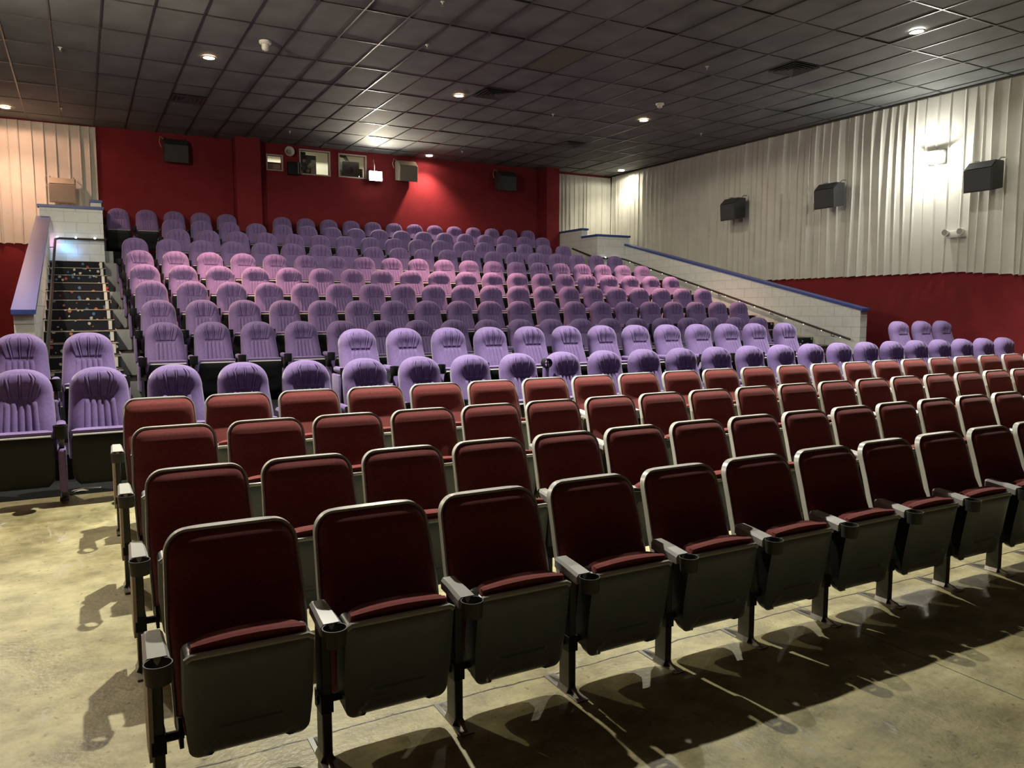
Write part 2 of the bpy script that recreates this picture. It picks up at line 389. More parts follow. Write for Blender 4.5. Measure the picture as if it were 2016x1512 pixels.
for kk, (a, i, j) in enumerate(cells):
    x0,x1,y0,y1 = ex[i],ex[i+1],ey[j],ey[j+1]; cx, cy = (x0+x1)/2, (y0+y1)/2
    dz = random.uniform(-.001,.004)+(random.uniform(.004,.012) if random.random() < .12 else 0)
    if a < 0 and nt_ < 300 and abs(x1-x0-TS) < .01 and abs(y1-y0-TL) < .01:
        o = inst('ceiling_tile', full_st if (i,j) == stain_c else full, slab, (cx,cy,ZC+dz+.003), (random.uniform(-.006,.006), random.uniform(-.008,.008), 0)); nt_ += 1
    else:
        rest.box(x0+.009, x1-.009, y0+.009, y1-.009, ZC+dz+.001, ZC+dz+.018)
tag(rest.build('ceiling_tiles_far', M['tile'], slab, False), kind='stuff')

# ------------------------------------------------------------------ block walls
def clip_top(poly, top):       # keep the part of a 2D polygon (s,z) under z = top(s) (linear between its ends)
    out = []
    n = len(poly)
    for i in range(n):
        a, b = poly[i], poly[(i+1)%n]; fa, fb = top(a[0])-a[1], top(b[0])-b[1]
        if fa >= 0: out.append(a)
        if (fa >= 0) != (fb >= 0):
            t = fa/(fa-fb); out.append((a[0]+(b[0]-a[0])*t, a[1]+(b[1]-a[1])*t))
    return out
def block_wall(name, axis, c0, c1, s0, s1, zb, top, bl=.40, bh=.20):
    # wall between planes c0..c1 normal to axis ('x' or 'y'), running s0..s1, from zb(s) to top(s)
    g = .004; core = MB()
    core.prism([(s0+.01,zb(s0)),(s1-.01,zb(s1)),(s1-.01,top(s1)-.01),(s0+.01,top(s0)-.01)], c0+.006, c1-.006, axis)
    root = tag(core.build(name, M['mortar'], None, False), kind='structure')
    zmin, zmax = min(zb(s0),zb(s1)), max(top(s0),top(s1)); k = 0
    z = zmin
    while z < zmax:
        s = s0-(bl/2 if k % 2 else 0)
        while s < s1:
            a, b = max(s,s0)+g, min(s+bl,s1)-g
            if b-a > .02:
                pl = clip_top([(a,z+g),(b,z+g),(b,z+bh-g),(a,z+bh-g)], lambda q: top(q)-g)
                if len(pl) >= 3 and max(p[1] for p in pl) > min(zb(a),zb(b)):
                    e = random.uniform(-.0015,.0015)
                    MB().prism(pl, c0-e, c1+e, axis).build('block', M['white_block'], root, False)
            s += bl
        z += bh; k += 1
    return root
KY0, KY1, KZ0, KZ1 = 9.86, 17.28, 1.70, 3.44
ktop = lambda y: KZ0+(KZ1-KZ0)*(y-KY0)/(KY1-KY0)
kbot = lambda y: max(.584, ktop(y)-1.55)
def cap_run(parent, axis, c0, c1, s0, z0, s1, z1, th=.05, name='wall_cap'):
    return MB().prism([(s0,z0),(s1,z1),(s1,z1+th),(s0,z0+th)], c0, c1, axis).build(name, M['blue_cap'], parent, False)
for side in ('left','right'):
    mir = (lambda x: x) if side == 'left' else (lambda x: 2*XCEN-x)
    lo = lambda a, b: (min(mir(a),mir(b)), max(mir(a),mir(b)))
    a, b = lo(-.635, -.445)
    kw = block_wall('wall_stair_'+side, 'x', a, b, KY0, KY1, kbot, ktop)
    cap_run(kw, 'x', a-.018, b+.018, KY0-.04, ktop(KY0-.04), KY1, ktop(KY1))
    a, b = lo(-.60, .46)
    fw = block_wall('wall_landing_'+side, 'y', 17.28, 17.48, a, b, lambda s: 2.2, lambda s: 3.66)
    cap_run(fw, 'y', 17.25, 17.50, a-(.03 if side == 'left' else .02), 3.66, b+.02, 3.66)
    a, b = lo(.27, .46)
    sw = block_wall('wall_passage_'+side, 'x', a, b, 17.485, 18.02, lambda s: 2.2, lambda s: 3.66)
    cap_run(sw, 'x', a-.02, b+.02, 17.48, 3.66, 18.02, 3.66)
    tw = block_wall('wall_passage_end_'+side, 'x', a, b, 18.02, 19.54, lambda s: 2.2, lambda s: 3.88)
    cap_run(tw, 'x', a-.02, b+.02, 17.99, 3.88, 19.54, 3.88)
    # handrail
    xr = mir(-.36); pts = [(xr, KY0+.15, ktop(KY0)-.55), (xr, 17.15, 3.06), (mir(-.30), 17.20, 3.08), (mir(.50), 17.20, 3.08)]
    if side == 'right': pts += [(mir(.54), 17.30, 3.10), (mir(.54), 18.35, 3.40)]
    hr = empty('handrail', (xr, KY0+.15, ktop(KY0)-.55)); off = Vector(hr.location)
    tag(hr, 'dark handrail with tiny lights on the white wall by the %s' % ('confetti-carpet stairs' if side == 'left' else 'grey drape'), 'handrail')
    r = MB(); r.tube([Vector(p)-off for p in pts], .022, 8); r.build('rail', M['black_rail'], hr)
    for q in range(5):
        t = .06+.22*q; p = Vector(pts[0]).lerp(Vector(pts[1]), t)-off; wx = mir(-.447)-off.x
        br = MB(); br.tube([p+Vector((0,0,-.01)), Vector((p.x,p.y,p.z-.06)), Vector((wx,p.y,p.z-.07))], .008, 6); br.build('bracket', M['black_rail'], hr)
    bm_ = MB().lathe([(.0,-.007),(.006,-.003),(.007,0),(.006,.003),(0,.007)], n=8).mesh('led_bulb', M['led'])
    for q in range(16):
        p = Vector(pts[0]).lerp(Vector(pts[1]), (q+.5)/16)-off
        inst('led_bulb', bm_, hr, (p.x+(.0), p.y, p.z-.028))
    bulbs = (-.17,.10,.36) if side == 'left' else (-.17,.1,.36)
    big = MB().lathe([(.0,-.022),(.016,-.014),(.02,0),(.016,.014),(0,.022)], n=10).mesh('led_bulb_large', M['led'])
    for bx in ((-.33,-.02,.30) if side == 'left' else (-.1,.25)):
        inst('led_bulb', big, hr, (mir(bx)-off.x, 17.195-off.y, 3.08-off.z+.02))
    if side == 'left':
        for nm, px, pz, c, e in (('rail_light',-.40,2.98,(1,.2,.4),.5),('rail_light',-.22,2.92,(.05,.65,1),.7),('rail_light',-.06,2.84,(.2,.4,1),.5)):
            l = bpy.data.lights.new(nm,'POINT'); l.energy = e; l.color = c; l.shadow_soft_size = .02
            lo_ = bpy.data.objects.new(nm, l); COL.objects.link(lo_); lo_.parent = hr; lo_.location = Vector((px,17.17,pz))-off

# ------------------------------------------------------------------ curtains
def curtain(name, label, axis, plane, s0, s1, zt, zb, inward, pitch=.2, depth=.055, seed=1):
    rnd = random.Random(seed); cols = []; s = s0
    while s < s1:
        p = pitch*rnd.uniform(.7,1.3); d = depth*rnd.uniform(.6,1.25); k = rnd.uniform(.62,.8)
        cols += [(s,.012),(s+p*.10,d*.28),(s+p*.35,d*.42),(s+p*k,d*.62),(s+p*(k+.10),d),(s+p*(k+.15),d*.96),(s+p*.93,d*.1)]
        s += p
    cols = [(min(a,s1),b) for a,b in cols]
    rows_ = [0,.03,.12,.3,.5,.7,.88,.97,1.0]; ph = [(rnd.uniform(0,6.3), rnd.uniform(.006,.018)) for _ in cols]
    vs_ = []; fs = []; nc = len(cols)
    for j, t in enumerate(rows_):
        for i, (a, b) in enumerate(cols):
            zbot = zb(a) if callable(zb) else zb
            aa = a+ph[i//7*7][1]*math.sin(ph[i//7*7][0]+t*2.6)*t
            dd = b*(.55+.45*min(1,t*6))*(1+.25*math.sin(ph[i//7*7][0]*2+t*4))+.012
            z = zt+(zbot-zt)*t+(.012*math.sin(i*.9) if j == len(rows_)-1 else 0)
            if axis == 'x': vs_.append((plane+inward*dd, aa, z))
            else: vs_.append((aa, plane+inward*dd, z))
    for j in range(len(rows_)-1):
        for i in range(nc-1): fs.append((j*nc+i, j*nc+i+1, (j+1)*nc+i+1, (j+1)*nc+i))
    o = MB().add(vs_, fs).build(name, M['curtain'], None, True, 28)
    return tag(o, label, 'curtain')
rb = lambda y: 2.40 if y > 8.7 else max(2.1, 2.40-.085*(8.7-y))
curtain('wall_drape', 'long pleated grey-beige drape hung along the wall with three dark speakers', 'x', XR-.005, 2.5, YB-.08, ZC-.02, rb, -1, .20, .085, 3)
curtain('wall_drape', 'long pleated beige drape on the wall behind the confetti-carpet stairs side', 'x', XL+.005, 2.5, YB-.08, ZC-.02, rb, 1, .20, .085, 9)
curtain('wall_drape', 'short pale pleated drape between red column and the room corner', 'y', YB-.005, 12.05, XR-.08, ZC-.06, 3.1, -1, .155, .06, 5)
curtain('wall_drape', 'warm beige pleated drape behind the brown speaker box', 'y', YB-.005, XL+.08, .455, ZC-.03, 3.12, -1, .20, .06, 6)
# curtain rail edge trim at the top of the walls
MBt = MB().box(XR-.10, XR, -4, YB, ZC-.03, ZC-.005); tag(MBt.build('trim_1', M['black_metal'], None, False), kind='structure')

# ------------------------------------------------------------------ ceiling fixtures
def spot(name, parent, loc, energy, color, size=math.radians(168), blend=.25, rad=.05, rot=(0,0,0)):
    l = bpy.data.lights.new(name, 'SPOT'); l.energy = energy; l.color = color; l.spot_size = size; l.spot_blend = blend; l.shadow_soft_size = rad
    o = bpy.data.objects.new(name, l); COL.objects.link(o); o.parent = parent; o.location = loc; o.rotation_euler = rot; return o
def point(name, parent, loc, energy, color, rad=.06):
    l = bpy.data.lights.new(name, 'POINT'); l.energy = energy; l.color = color; l.shadow_soft_size = rad
    o = bpy.data.objects.new(name, l); COL.objects.link(o); o.parent = parent; o.location = loc; return o
ring = MB().lathe([(.085,.0),(.110,.0),(.112,-.010),(.104,-.016),(.085,-.010)], n=28, closed=True).mesh('trim_ring', M['steel'])
lens_w = MB().lathe([(0,-.018),(.045,-.016),(.075,-.006),(.086,.0)], n=24).mesh('lens', M['bulb_warm'])
lens_n = MB().lathe([(0,-.018),(.045,-.016),(.075,-.006),(.086,.0)], n=24).mesh('lens_white', M['bulb_white'])
def downlight(x, y, power, color, warm, label, beam=100, blend=1.0, spill=.17, tilt=0.0):
    d = empty('recessed_downlight', (x,y,ZC-.009)); tag(d, label, 'ceiling light', 'recessed ceiling downlights')
    inst('trim_ring', ring, d); inst('lens', lens_w if warm else lens_n, d)
    spot('downlight_lamp', d, (0,0,-.045), power, color, math.radians(beam), blend, rot=(-tilt,0,0))
    spot('downlight_spill', d, (0,0,-.045), power*spill, color if spill == .17 or beam != 80 else (1,.88,.72), math.radians(170), .2)
downlight(1.95, 7.36, P_FRONT, C_FRONT, False, 'recessed ceiling downlight above the front seats by the open aisle', 98, .85, .07, math.radians(9))
downlight(6.30, 7.36, P_FRONT, C_FRONT, False, 'recessed ceiling downlight above the middle of the front rows', 98, .85, .07, math.radians(9))
downlight(10.66, 7.36, P_FRONT, C_FRONT, False, 'white recessed downlight lit near the bright wall sconce', 98, .85, .07, math.radians(9))
downlight(1.95, 13.42, P_MID, C_MID, True, 'orange glowing recessed downlight beside the white dome detector with long shadow', 80, 1.0, .07)
downlight(6.33, 13.54, P_MID, C_MID, True, 'orange glowing recessed downlight beside a square air vent', 80, 1.0, .07)
downlight(10.55, 13.43, P_MID, C_MID, True, 'orange recessed downlight close to the small white smoke detector', 80, 1.0, .07)
downlight(-1.11, 18.53, P_CORNER, C_MID, True, 'warm recessed downlight over the beige drape and brown speaker', 120, .8, .25)
downlight(13.74, 18.49, P_CORNER*.65, (1,.92,.72), False, 'bright recessed downlight in the corner where two pale drapes meet', 130, .8, .25)
downlight(8.07, 19.10, 280, (1,.66,.52), False, 'recessed downlight washing the red wall beside the tan speaker', 110, .8, .05)
# vents
for (x, y), lb in zip(VENTS, ('dark square ceiling vent above the stairs side seats', 'square ceiling vent beside an orange downlight', 'square ceiling vent near the pale corner drape', 'dark ceiling vent near the white downlight and sconce')):
    i, j = cell(x, y); cx, cy = (ex[i]+ex[i+1])/2, y
    vt = empty('ceiling_vent', (cx, cy, ZC-.016)); tag(vt, lb, 'vent', 'square ceiling vents')
    MB().box(-.294,.294,-.294,.294,.012,.02).build('back_plate', M['black_metal'], vt, False)
    for q, hw in enumerate((.285,.215,.145,.075)):
        lv = MB(); t = .018
        lv.lathe([(hw*1.414,.0-.012),(hw*1.414,-.004),((hw-.05)*1.414,.012),((hw-.05)*1.414,.004)], n=4, closed=True)
        o = lv.build('louver', M['dark_plastic'], vt, False); o.rotation_euler = (0,0,math.pi/4)
# detectors and sprinklers
det = empty('dome_detector', (2.572,12.234,ZC-.008)); tag(det, 'white dome camera on the ceiling casting a long shadow', 'detector')
MB().lathe([(0,0),(.088,0),(.088,-.03),(.075,-.045),(.06,-.05),(0,-.05)], n=24).build('base', M['white_plastic'], det)
MB().lathe([(.05,-.05),(.056,-.09),(.045,-.125),(.02,-.14),(0,-.142)], n=20).build('dome', M['white_plastic'], det)
det = empty('smoke_detector', (9.979,12.217,ZC-.008)); tag(det, 'small white smoke detector near an orange downlight', 'detector')
MB().lathe([(0,0),(.08,0),(.08,-.022),(.07,-.035),(0,-.035)], n=24).build('base', M['white_plastic'], det)
MB().lathe([(.05,-.035),(.05,-.07),(.04,-.082),(0,-.084)], n=20).build('sensor', M['white_plastic'], det)
sbase = MB().lathe([(0,0),(.03,0),(.03,-.006),(.012,-.012),(.010,-.04),(0,-.04)], n=12).mesh('escutcheon', M['white_plastic'])
sdef = MB().lathe([(0,-.055),(.022,-.055),(.022,-.058),(0,-.058)], n=12).mesh('deflector', M['steel'])
sarm = MB().tube([(-.012,0,-.03),(-.014,0,-.056)], .003, 6).tube([(.012,0,-.03),(.014,0,-.056)], .003, 6).mesh('frame_arm', M['steel'])
for x, y, lb in ((-.09,13.99,'over the stairs, well away from the beige drape'),(-.15,18.1,'beside the downlight over the beige drape'),(4.73,11.23,'between the dome camera and the stained tile'),
                 (8.6,13.9,'between two orange downlights past the square vent'),(8.57,18.17,'near the downlight washing the red wall'),(12.47,13.8,'near the drape past the smoke detector'),
                 (4.26,18.0,'before the booth windows'),(9.16,10.03,'near the vent by the white downlight'),(4.27,9.61,'farthest out over the front rows')):
    s = empty('sprinkler_head', (x,y,ZC-.006)); tag(s, 'small white ceiling sprinkler head '+lb, 'sprinkler', 'ceiling sprinkler heads')
    inst('escutcheon', sbase, s); inst('deflector', sdef, s); inst('frame_arm', sarm, s)

# ------------------------------------------------------------------ sconces and the flood
def sconce(x, y, z, rz, power, color, label):
    s = empty('wall_sconce', (x,y,z), rz); tag(s, label, 'wall light', 'wall flood sconces')     # local -y points into the room
    MB().rbox(-.17,.17,.10,.16,-.13,.14,.01).build('back_box', M['dark_plastic'], s)
    MB().prism([(.10,.14),(-.10,.10),(-.11,.08),(.10,.11)], -.17, .17, 'x').build('hood', M['dark_plastic'], s, False)
    MB().rbox(-.145,.145,-.03,.10,-.10,.085,.025,3).build('lens', M['bulb_hot'], s)
    MB().tube([(-.14,-.045,-.105),(0,-.05,-.11),(.14,-.045,-.105)], .008, 6).build('lens_bar', M['dark_plastic'], s)
    point('sconce_lamp', s, (0,-.22,-.02), power, color, .05)
sconce(XR-.18, 9.21, 4.53, -math.pi/2, P_SCONCE_R, C_SCR, 'glaring wall flood light on the grey drape beside a speaker')
sconce(XL+.18, 9.21, 4.53, math.pi/2, P_SCONCE_L, C_SCL, 'wall flood light on the drape behind the stair side')
fl = empty('flood_light', (6.65,19.22,5.07)); tag(fl, 'glaring hanging flood light on the red wall by the booth windows', 'flood light')
MB().rbox(-.17,.17,-.02,.12,-.12,.12,.02).build('housing', M['dark_plastic'], fl)
MB().rbox(-.165,.165,-.05,-.018,-.115,.115,.012).build('lens', M['bulb_hot'], fl)
MB().tube([(0,.05,.11),(0,.06,.3),(.005,.14,.42)], .010, 6).build('hanger', M['grey_frame'], fl)
MB().rbox(-.05,.05,.12,.28,-.05,.05,.01).build('wall_bracket', M['dark_plastic'], fl)
spot('flood_lamp', fl, (0,-.12,0), P_FLOOD, C_FLOOD, math.radians(150), 1.0, .07, (math.radians(-84),0,0))
bl = empty('booth_lamp', (5.4,21.2,6.74)); tag(bl, 'bright strip lamp on the booth ceiling beyond the windows', 'strip light')
MB().box(-1.2,1.2,-.09,.09,.0,.06).build('lamp_body', M['white_plastic'], bl, False)
MB().tube([(-1.15,0,-.02),(1.15,0,-.02)], .03, 8).build('tube', M['booth_light'], bl)
al = bpy.data.lights.new('booth_tube_light','AREA'); al.shape = 'RECTANGLE'; al.size = 2.2; al.size_y = .1; al.energy = 60; al.color = (1,.94,.78)
ao = bpy.data.objects.new('booth_tube_light', al); COL.objects.link(ao); ao.parent = bl; ao.location = (0,0,-.07)

# ------------------------------------------------------------------ speakers
def speaker(loc, rz, label, w_=.50, h=.52, dpt=.34, brown=False, group='surround speakers', tilt=0):
    s = empty('surround_speaker', loc, rz); tag(s, label, 'speaker', group)          # origin at cabinet centre, front is -y
    cm, gm = (M['speaker_brown_lit'], M['grille_brown_lit']) if brown else (M['speaker'], M['grille'])
    hw = w_/2; cut = .14
    prof = [(dpt/2,-h/2+.06),(-dpt/2+.03,-h/2),(-dpt/2,h/2-cut),(-dpt/2+.15,h/2),(dpt/2,h/2)]
    c = MB().prism(prof, -hw, hw, 'x')
    bo = c.build('cabinet', cm, s, False)
    bv = bo.modifiers.new('bevel','BEVEL'); bv.width = .008; bv.segments = 2
    MB().prism([(-dpt/2+.022,-h/2+.02),(-dpt/2-.004,h/2-cut-.012),(-dpt/2-.012,h/2-cut-.012),(-dpt/2+.012,-h/2+.02)], -hw+.018, hw-.018, 'x').build('grille', gm, s, False)
    MB().prism([(-dpt/2+.004,h/2-cut+.012),(-dpt/2+.142,h/2-.004),(-dpt/2+.134,h/2+.004),(-dpt/2-.004,h/2-cut+.016)], -hw+.018, hw-.018, 'x').build('horn_panel', cm, s, False)
    br = MB()
    for e in (-1,1):
        br.tube([(e*(hw-.03),.05,h/2-.01),(e*(hw-.03),.12,h/2+.05),(e*(hw-.03),dpt/2+.06,h/2+.06)], .012, 6)
    br.box(-hw*.5,hw*.5,dpt/2-.01,dpt/2+.06,-.05,.05)
    br.build('bracket', M['steel'], s)
    cb = MB(); cb.tube([(-hw+.02,.1,h/2),(-hw-.05,.12,h/2+.07),(-hw-.07,.16,h/2-.05),(-hw-.03,.17,h/2-.16)], .006, 6)
    cb.build('cable', M['grey_frame'], s)
    return s
for y, z, lb in ((14.12,4.10,'dark wall speaker farthest up the drape, nearest the room corner'),(11.36,4.07,'dark wall speaker between the sconce and the farthest speaker'),(8.16,4.0,'dark wall speaker beside the glaring sconce')):
    speaker((XR-.37, y, z), -math.pi/2, lb, group='speakers on the grey drape')
speaker((-.22, 19.22, 4.22), 0, 'brown speaker box hung before the warm beige drape', brown=True, group='speakers on the back wall')
speaker((2.03, 19.315, 5.26), 0, 'dark speaker hung high on the red wall near the stairs', group='speakers on the back wall')
speaker((7.50, 19.25, 5.25), 0, 'tan lit speaker hung on the red wall beside the flood light', brown=True, group='speakers on the back wall')
speaker((10.40, 19.25, 5.22), 0, 'dark speaker hung on the red wall near the red column', group='speakers on the back wall')
hs = empty('horn_speaker', (4.55,19.39,5.50)); tag(hs, 'round white horn speaker beside the small booth window', 'horn speaker')
MB().lathe([(.104,-.098),(.112,-.105),(.116,-.100),(.100,-.055),(.060,-.005),(.050,.06),(.050,.10),(.0,.10),(.0,.08),(.035,.04),(.045,-.01),(.085,-.055)], n=24, axis='y', closed=True).build('horn', M['white_plastic'], hs)
MB().lathe([(0,-.075),(.03,-.07),(.045,-.04),(.02,-.02),(.02,0)], n=16, axis='y').build('driver', M['projector_grey'], hs)
MB().box(-.02,.02,.02,.10,.0,.14).build('bracket', M['steel'], hs, False)
bx = empty('junction_box', (4.66,19.41,5.12)); tag(bx, 'small black equipment box between the booth windows', 'equipment box')
MB().rbox(-.14,.14,-.08,.08,-.15,.15,.01).build('case', M['black_plastic'], bx)
MB().box(.09,.10,-.084,-.079,-.13,.14).build('strip', M['grey_frame'], bx, False)
em = empty('emergency_light', (XR-.12,8.757,3.09), -math.pi/2); tag(em, 'white two-headed emergency light on the grey drape under the sconce', 'emergency light')
MB().rbox(-.16,.16,-.03,.06,-.065,.065,.012).build('case', M['white_plastic'], em)
for e in (-1,1):
    h = MB().lathe([(0,.03),(.05,.03),(.062,.0),(.062,-.045),(.055,-.045),(.052,-.0),(0,.005)], (e*.14,-.06,.03), 18, 'y').build('lamp_head', M['white_plastic'], em)
    MB().lathe([(0,-.030),(.03,-.034),(.054,-.042)], (e*.14,-.06,.03), 18, 'y').build('reflector', M['steel'], h)

# ------------------------------------------------------------------ booth projectors
p = empty('film_projector', (5.16,20.05,3.80)); tag(p, 'dark film projector with rollers and lens behind the widest booth window', 'projector')
MB().rbox(-.32,.20,-.1,.6,1.10,1.78,.02).build('body', M['projector'], p)
MB().rbox(-.28,.18,-.05,.5,0,1.10,.02).build('pedestal', M['projector_grey'], p)
MB().lathe([(.05,-.1),(.05,-.30),(.06,-.31),(.06,-.36),(.04,-.36)], (.02,0,1.50), 18, 'y').build('lens_barrel', M['projector_grey'], p)
MB().rbox(.06,.18,-.13,-.1,1.30,1.66,.01).build('gate_plate', M['projector_grey'], p)
for q in ((-.22,1.48),(-.12,1.62),(-.20,1.34),(-.03,1.38)): MB().lathe([(0,-.16),(.04,-.16),(.04,-.1),(0,-.1)], (q[0],0,q[1]), 14, 'y').build('film_roller', M['projector_grey'], p)
MB().rbox(-.30,-.05,-.05,.4,1.78,1.86,.01).build('lamp_house', M['projector'], p)
p = empty('digital_projector', (6.26,20.05,3.80)); tag(p, 'black digital projector filling the booth window near the flood light', 'projector')
MB().rbox(-.24,.22,-.1,.8,1.10,1.72,.03).build('body', M['projector'], p)
MB().rbox(-.22,.2,-.05,.7,0,1.10,.02).build('pedestal', M['projector_grey'], p)
MB().rbox(.22,.32,-.05,.5,1.10,1.56,.015).build('side_unit', M['projector'], p)
MB().rbox(-.32,-.24,-.05,.4,1.10,1.50,.015).build('side_unit', M['projector_grey'], p)
MB().lathe([(.07,-.1),(.075,-.2),(.06,-.2),(.05,-.13),(0,-.13)], (-.05,0,1.48), 20, 'y').build('lens', M['black_plastic'], p)
MB().tube([(-.30,.3,1.70),(-.24,.3,1.92),(-.05,.3,1.90),(.06,.3,1.72)], .05, 8).build('exhaust_duct', M['projector'], p)
p = empty('control_cabinet', (4.33,20.0,3.80)); tag(p, 'low grey equipment cabinet behind the smallest booth window', 'cabinet')
MB().rbox(-.3,.3,-.1,.3,0,1.52,.01).build('body', M['projector'], p)
MB().box(-.16,.12,-.106,-.1,1.36,1.48).build('panel', M['projector_grey'], p, False)
p = empty('air_duct', (5.4,21.7,6.30)); tag(p, 'pale round air duct running across the booth behind the projectors', 'duct')
MB().tube([(-1.7,0,0),(1.7,0,0)], .13, 16).build('pipe', M['projector_grey'], p)
for q in (-1.2,-.4,.4,1.2): MB().tube([(q-.02,0,0),(q+.02,0,0)], .14, 16).build('joint_band', M['white_plastic'], p); MB().box(q-.01,q+.01,-.01,.01,.13,.50).build('hanger', M['steel'], p, False)

# ------------------------------------------------------------------ red seats
def rs_build():
    S = {}
    zt, r = .913, .085
    def lerp(P, z):
        for (a,ya),(b,yb) in zip(P,P[1:]):
            if z <= b: 
                t = max(0,(z-a)/(b-a)); t = t*t*(3-2*t) if False else t
                return ya+(yb-ya)*t
        return P[-1][1]
    spine = [(.17,.10),(.30,.085),(.42,.09),(.55,.12),(.70,.165),(.82,.205),(.913,.24)]
    def wout(z, w0=.256, wb=.240):
        w1 = wb+(w0-wb)*min(1,max(0,(z-.17)/.4))
        w1 -= .012*max(0,(z-.6)/.3)
        if z > zt-r: w1 = w1-r+math.sqrt(max(0,r*r-(z-(zt-r))**2))
        if z < .17+.05: q = .05-(z-.17); w1 = w1-.05+math.sqrt(max(0,.0025-q*q))
        return w1
    zs = [.17,.18,.20,.22]+[.22+.6*i/12 for i in range(1,13)]+[zt-r+r*math.sin(math.pi/2*i/9) for i in range(1,9)]+[zt-.012,zt-.008,zt]
    zs = sorted(zs)
    M['shell_back'] = M['dark_plastic']
    S['back_shell'] = MB().pad(wout, zs, lambda u,z: lerp(spine,z)-.004-.012*max(0,min(1,max((abs(u)*wout(z)-(wout(z)-.014))/.004,(z-(zt-.014))/.004))), lambda u,z: lerp(spine,z)+.030-.012*abs(u)**6, 36).mesh('back_shell', M['grey_frame'], True, 50)
    S['back_shell'].materials.append(M['dark_plastic'])
    for pl in S['back_shell'].polygons:
        if pl.normal.y > .6: pl.material_index = 1
    zt2 = zt-.013
    def win(z):
        w1 = wout(z)-.013
        if z > zt2-.075: w1 = min(w1, .244-.012-.075+.0+math.sqrt(max(0,.075**2-(z-(zt2-.075))**2)))
        return max(w1,.05)
    bul = [(.19,.02),(.30,.05),(.42,.07),(.52,.062),(.62,.040),(.70,.046),(.80,.060),(.87,.052),(.90,.02)]
    zs2 = [.19+.64*i/30 for i in range(31)]+[zt2-.075+.075*math.sin(math.pi/2*i/8) for i in range(1,9)]
    zs2 = sorted(set(round(z,4) for z in zs2))
    fp = [(.19,.06),(.30,.0),(.40,-.012),(.48,.002),(.55,.038),(.62,.088),(.67,.124),(.71,.141),(.78,.147),(.83,.157),(.87,.180),(.90,.220)]
    def yf(u,z): return lerp(spine,z)-.012-max(0,lerp(spine,z)-.012-lerp(fp,z))*(max(0,1-abs(u)**5))**.5
    S['back_cushion'] = MB().pad(win, zs2, yf, lambda u,z: lerp(spine,z)+.0, 20).mesh('back_cushion', M['red_fabric'], True, 60)
    # folded-up seat pan: its underside faces the front
    def pan_pt(x, t, d):     # t 0 bottom .. 1 top along the pan, d depth behind the face
        y = -.085-.065*t; z = .155+.40*t
        return (x, y+d*.987, z+d*.16)
    def pout(t, w0=.222):
        rt, rb_ = .07, .16
        w1 = w0
        if t > 1-rt: w1 = w0-.03+.03*math.sqrt(max(0,1-((t-(1-rt))/rt)**2))
        if t < .10: w1 = w0-.04+.04*math.sqrt(max(0,1-((.10-t)/.10)**2))
        w1 -= .012*max(0,(.4-t)/.4)
        return w1
    ts = [.10-.10*math.cos(math.pi/2*i/8) for i in range(8)]+[.10+.83*i/40 for i in range(0,41)]+[.93+.07*math.sin(math.pi/2*i/5) for i in range(1,6)]
    mb = MB(); nu = 30; vs_ = []; fs = []
    us = [-1+2*i/nu for i in range(nu+1)]; Nn = nu+1
    def bowl(u,t):    # slightly domed underside with a raised lower apron
        e = max(abs(u)**8, ((abs(t-.5)*2)**10))
        d = .020*e
        lim = .20-.10*max(0,(abs(u)-.55)/.2)
        if t < lim and abs(u) < .75: d += .012*min(1,(lim-t)/.02)
        if .30 < t < .36 and abs(u) < .6: d += .006
        return d
    for layer in (0,1):
        for t in ts:
            for u in us: vs_.append(pan_pt(u*pout(t), t, bowl(u,t) if layer == 0 else .045+.075*min(1,t/.25)))
    Nn = nu+1; Mn = Nn*len(ts)
    for j in range(len(ts)-1):
        for i in range(nu):
            a = j*Nn+i; fs += [(a,a+1,a+Nn+1,a+Nn),(Mn+a,Mn+a+Nn,Mn+a+Nn+1,Mn+a+1)]
        a = j*Nn; fs.append((a,a+Nn,Mn+a+Nn,Mn+a)); b = a+nu; fs.append((b,Mn+b,Mn+b+Nn,b+Nn))
    for i in range(nu): fs.append((i,Mn+i,Mn+i+1,i+1)); b = (len(ts)-1)*Nn+i; fs.append((b,b+1,Mn+b+1,Mn+b))
    S['seat_pan'] = mb.add(vs_, fs).mesh('seat_pan', M['grey_plastic'], True, 35)
    S['seat_pan'].materials.append(M['black_plastic'])
    for pl in S['seat_pan'].polygons:
        if abs(pl.normal.x) > .75 or pl.normal.y > .7: pl.material_index = 1
    # rim along the top of the pan
    mb = MB(); mb.tube([pan_pt(x, 1.0-(.03 if abs(x) > .2 else 0), .02) for x in (-.218,-.20,-.1,0,.1,.20,.218)], .012, 8); S['pan_rim'] = mb.mesh('pan_rim', M['grey_frame'])
    # seat cushion behind the pan
    def cy(u,t,lay):
        e = (1-abs(u)**6)**.5 if abs(u) < 1 else 0
        tt = (1-(abs(t-.5)*2)**16) if abs(t-.5) < .5 else 0
        return .06+.095*max(0,e)*max(0,tt)**.5
    mb = MB(); vs_ = []; fs = []
    ts2 = [.05+1.0*i/12 for i in range(12)]+[1.0,1.03,1.05,1.062,1.066]
    for layer in (0,1):
        for i_t, t in enumerate(ts2):
            for u in us:
                q = min(1,(t-.05)/1.0)
                w1 = .205*(1-.04*(abs(q-.5)*2)**6)
                vs_.append(pan_pt(u*w1, t+(.03*(1-u*u) if i_t >= 13 else 0), .038 if layer == 0 else cy(u,q,1)))
    Mn = Nn*len(ts2)
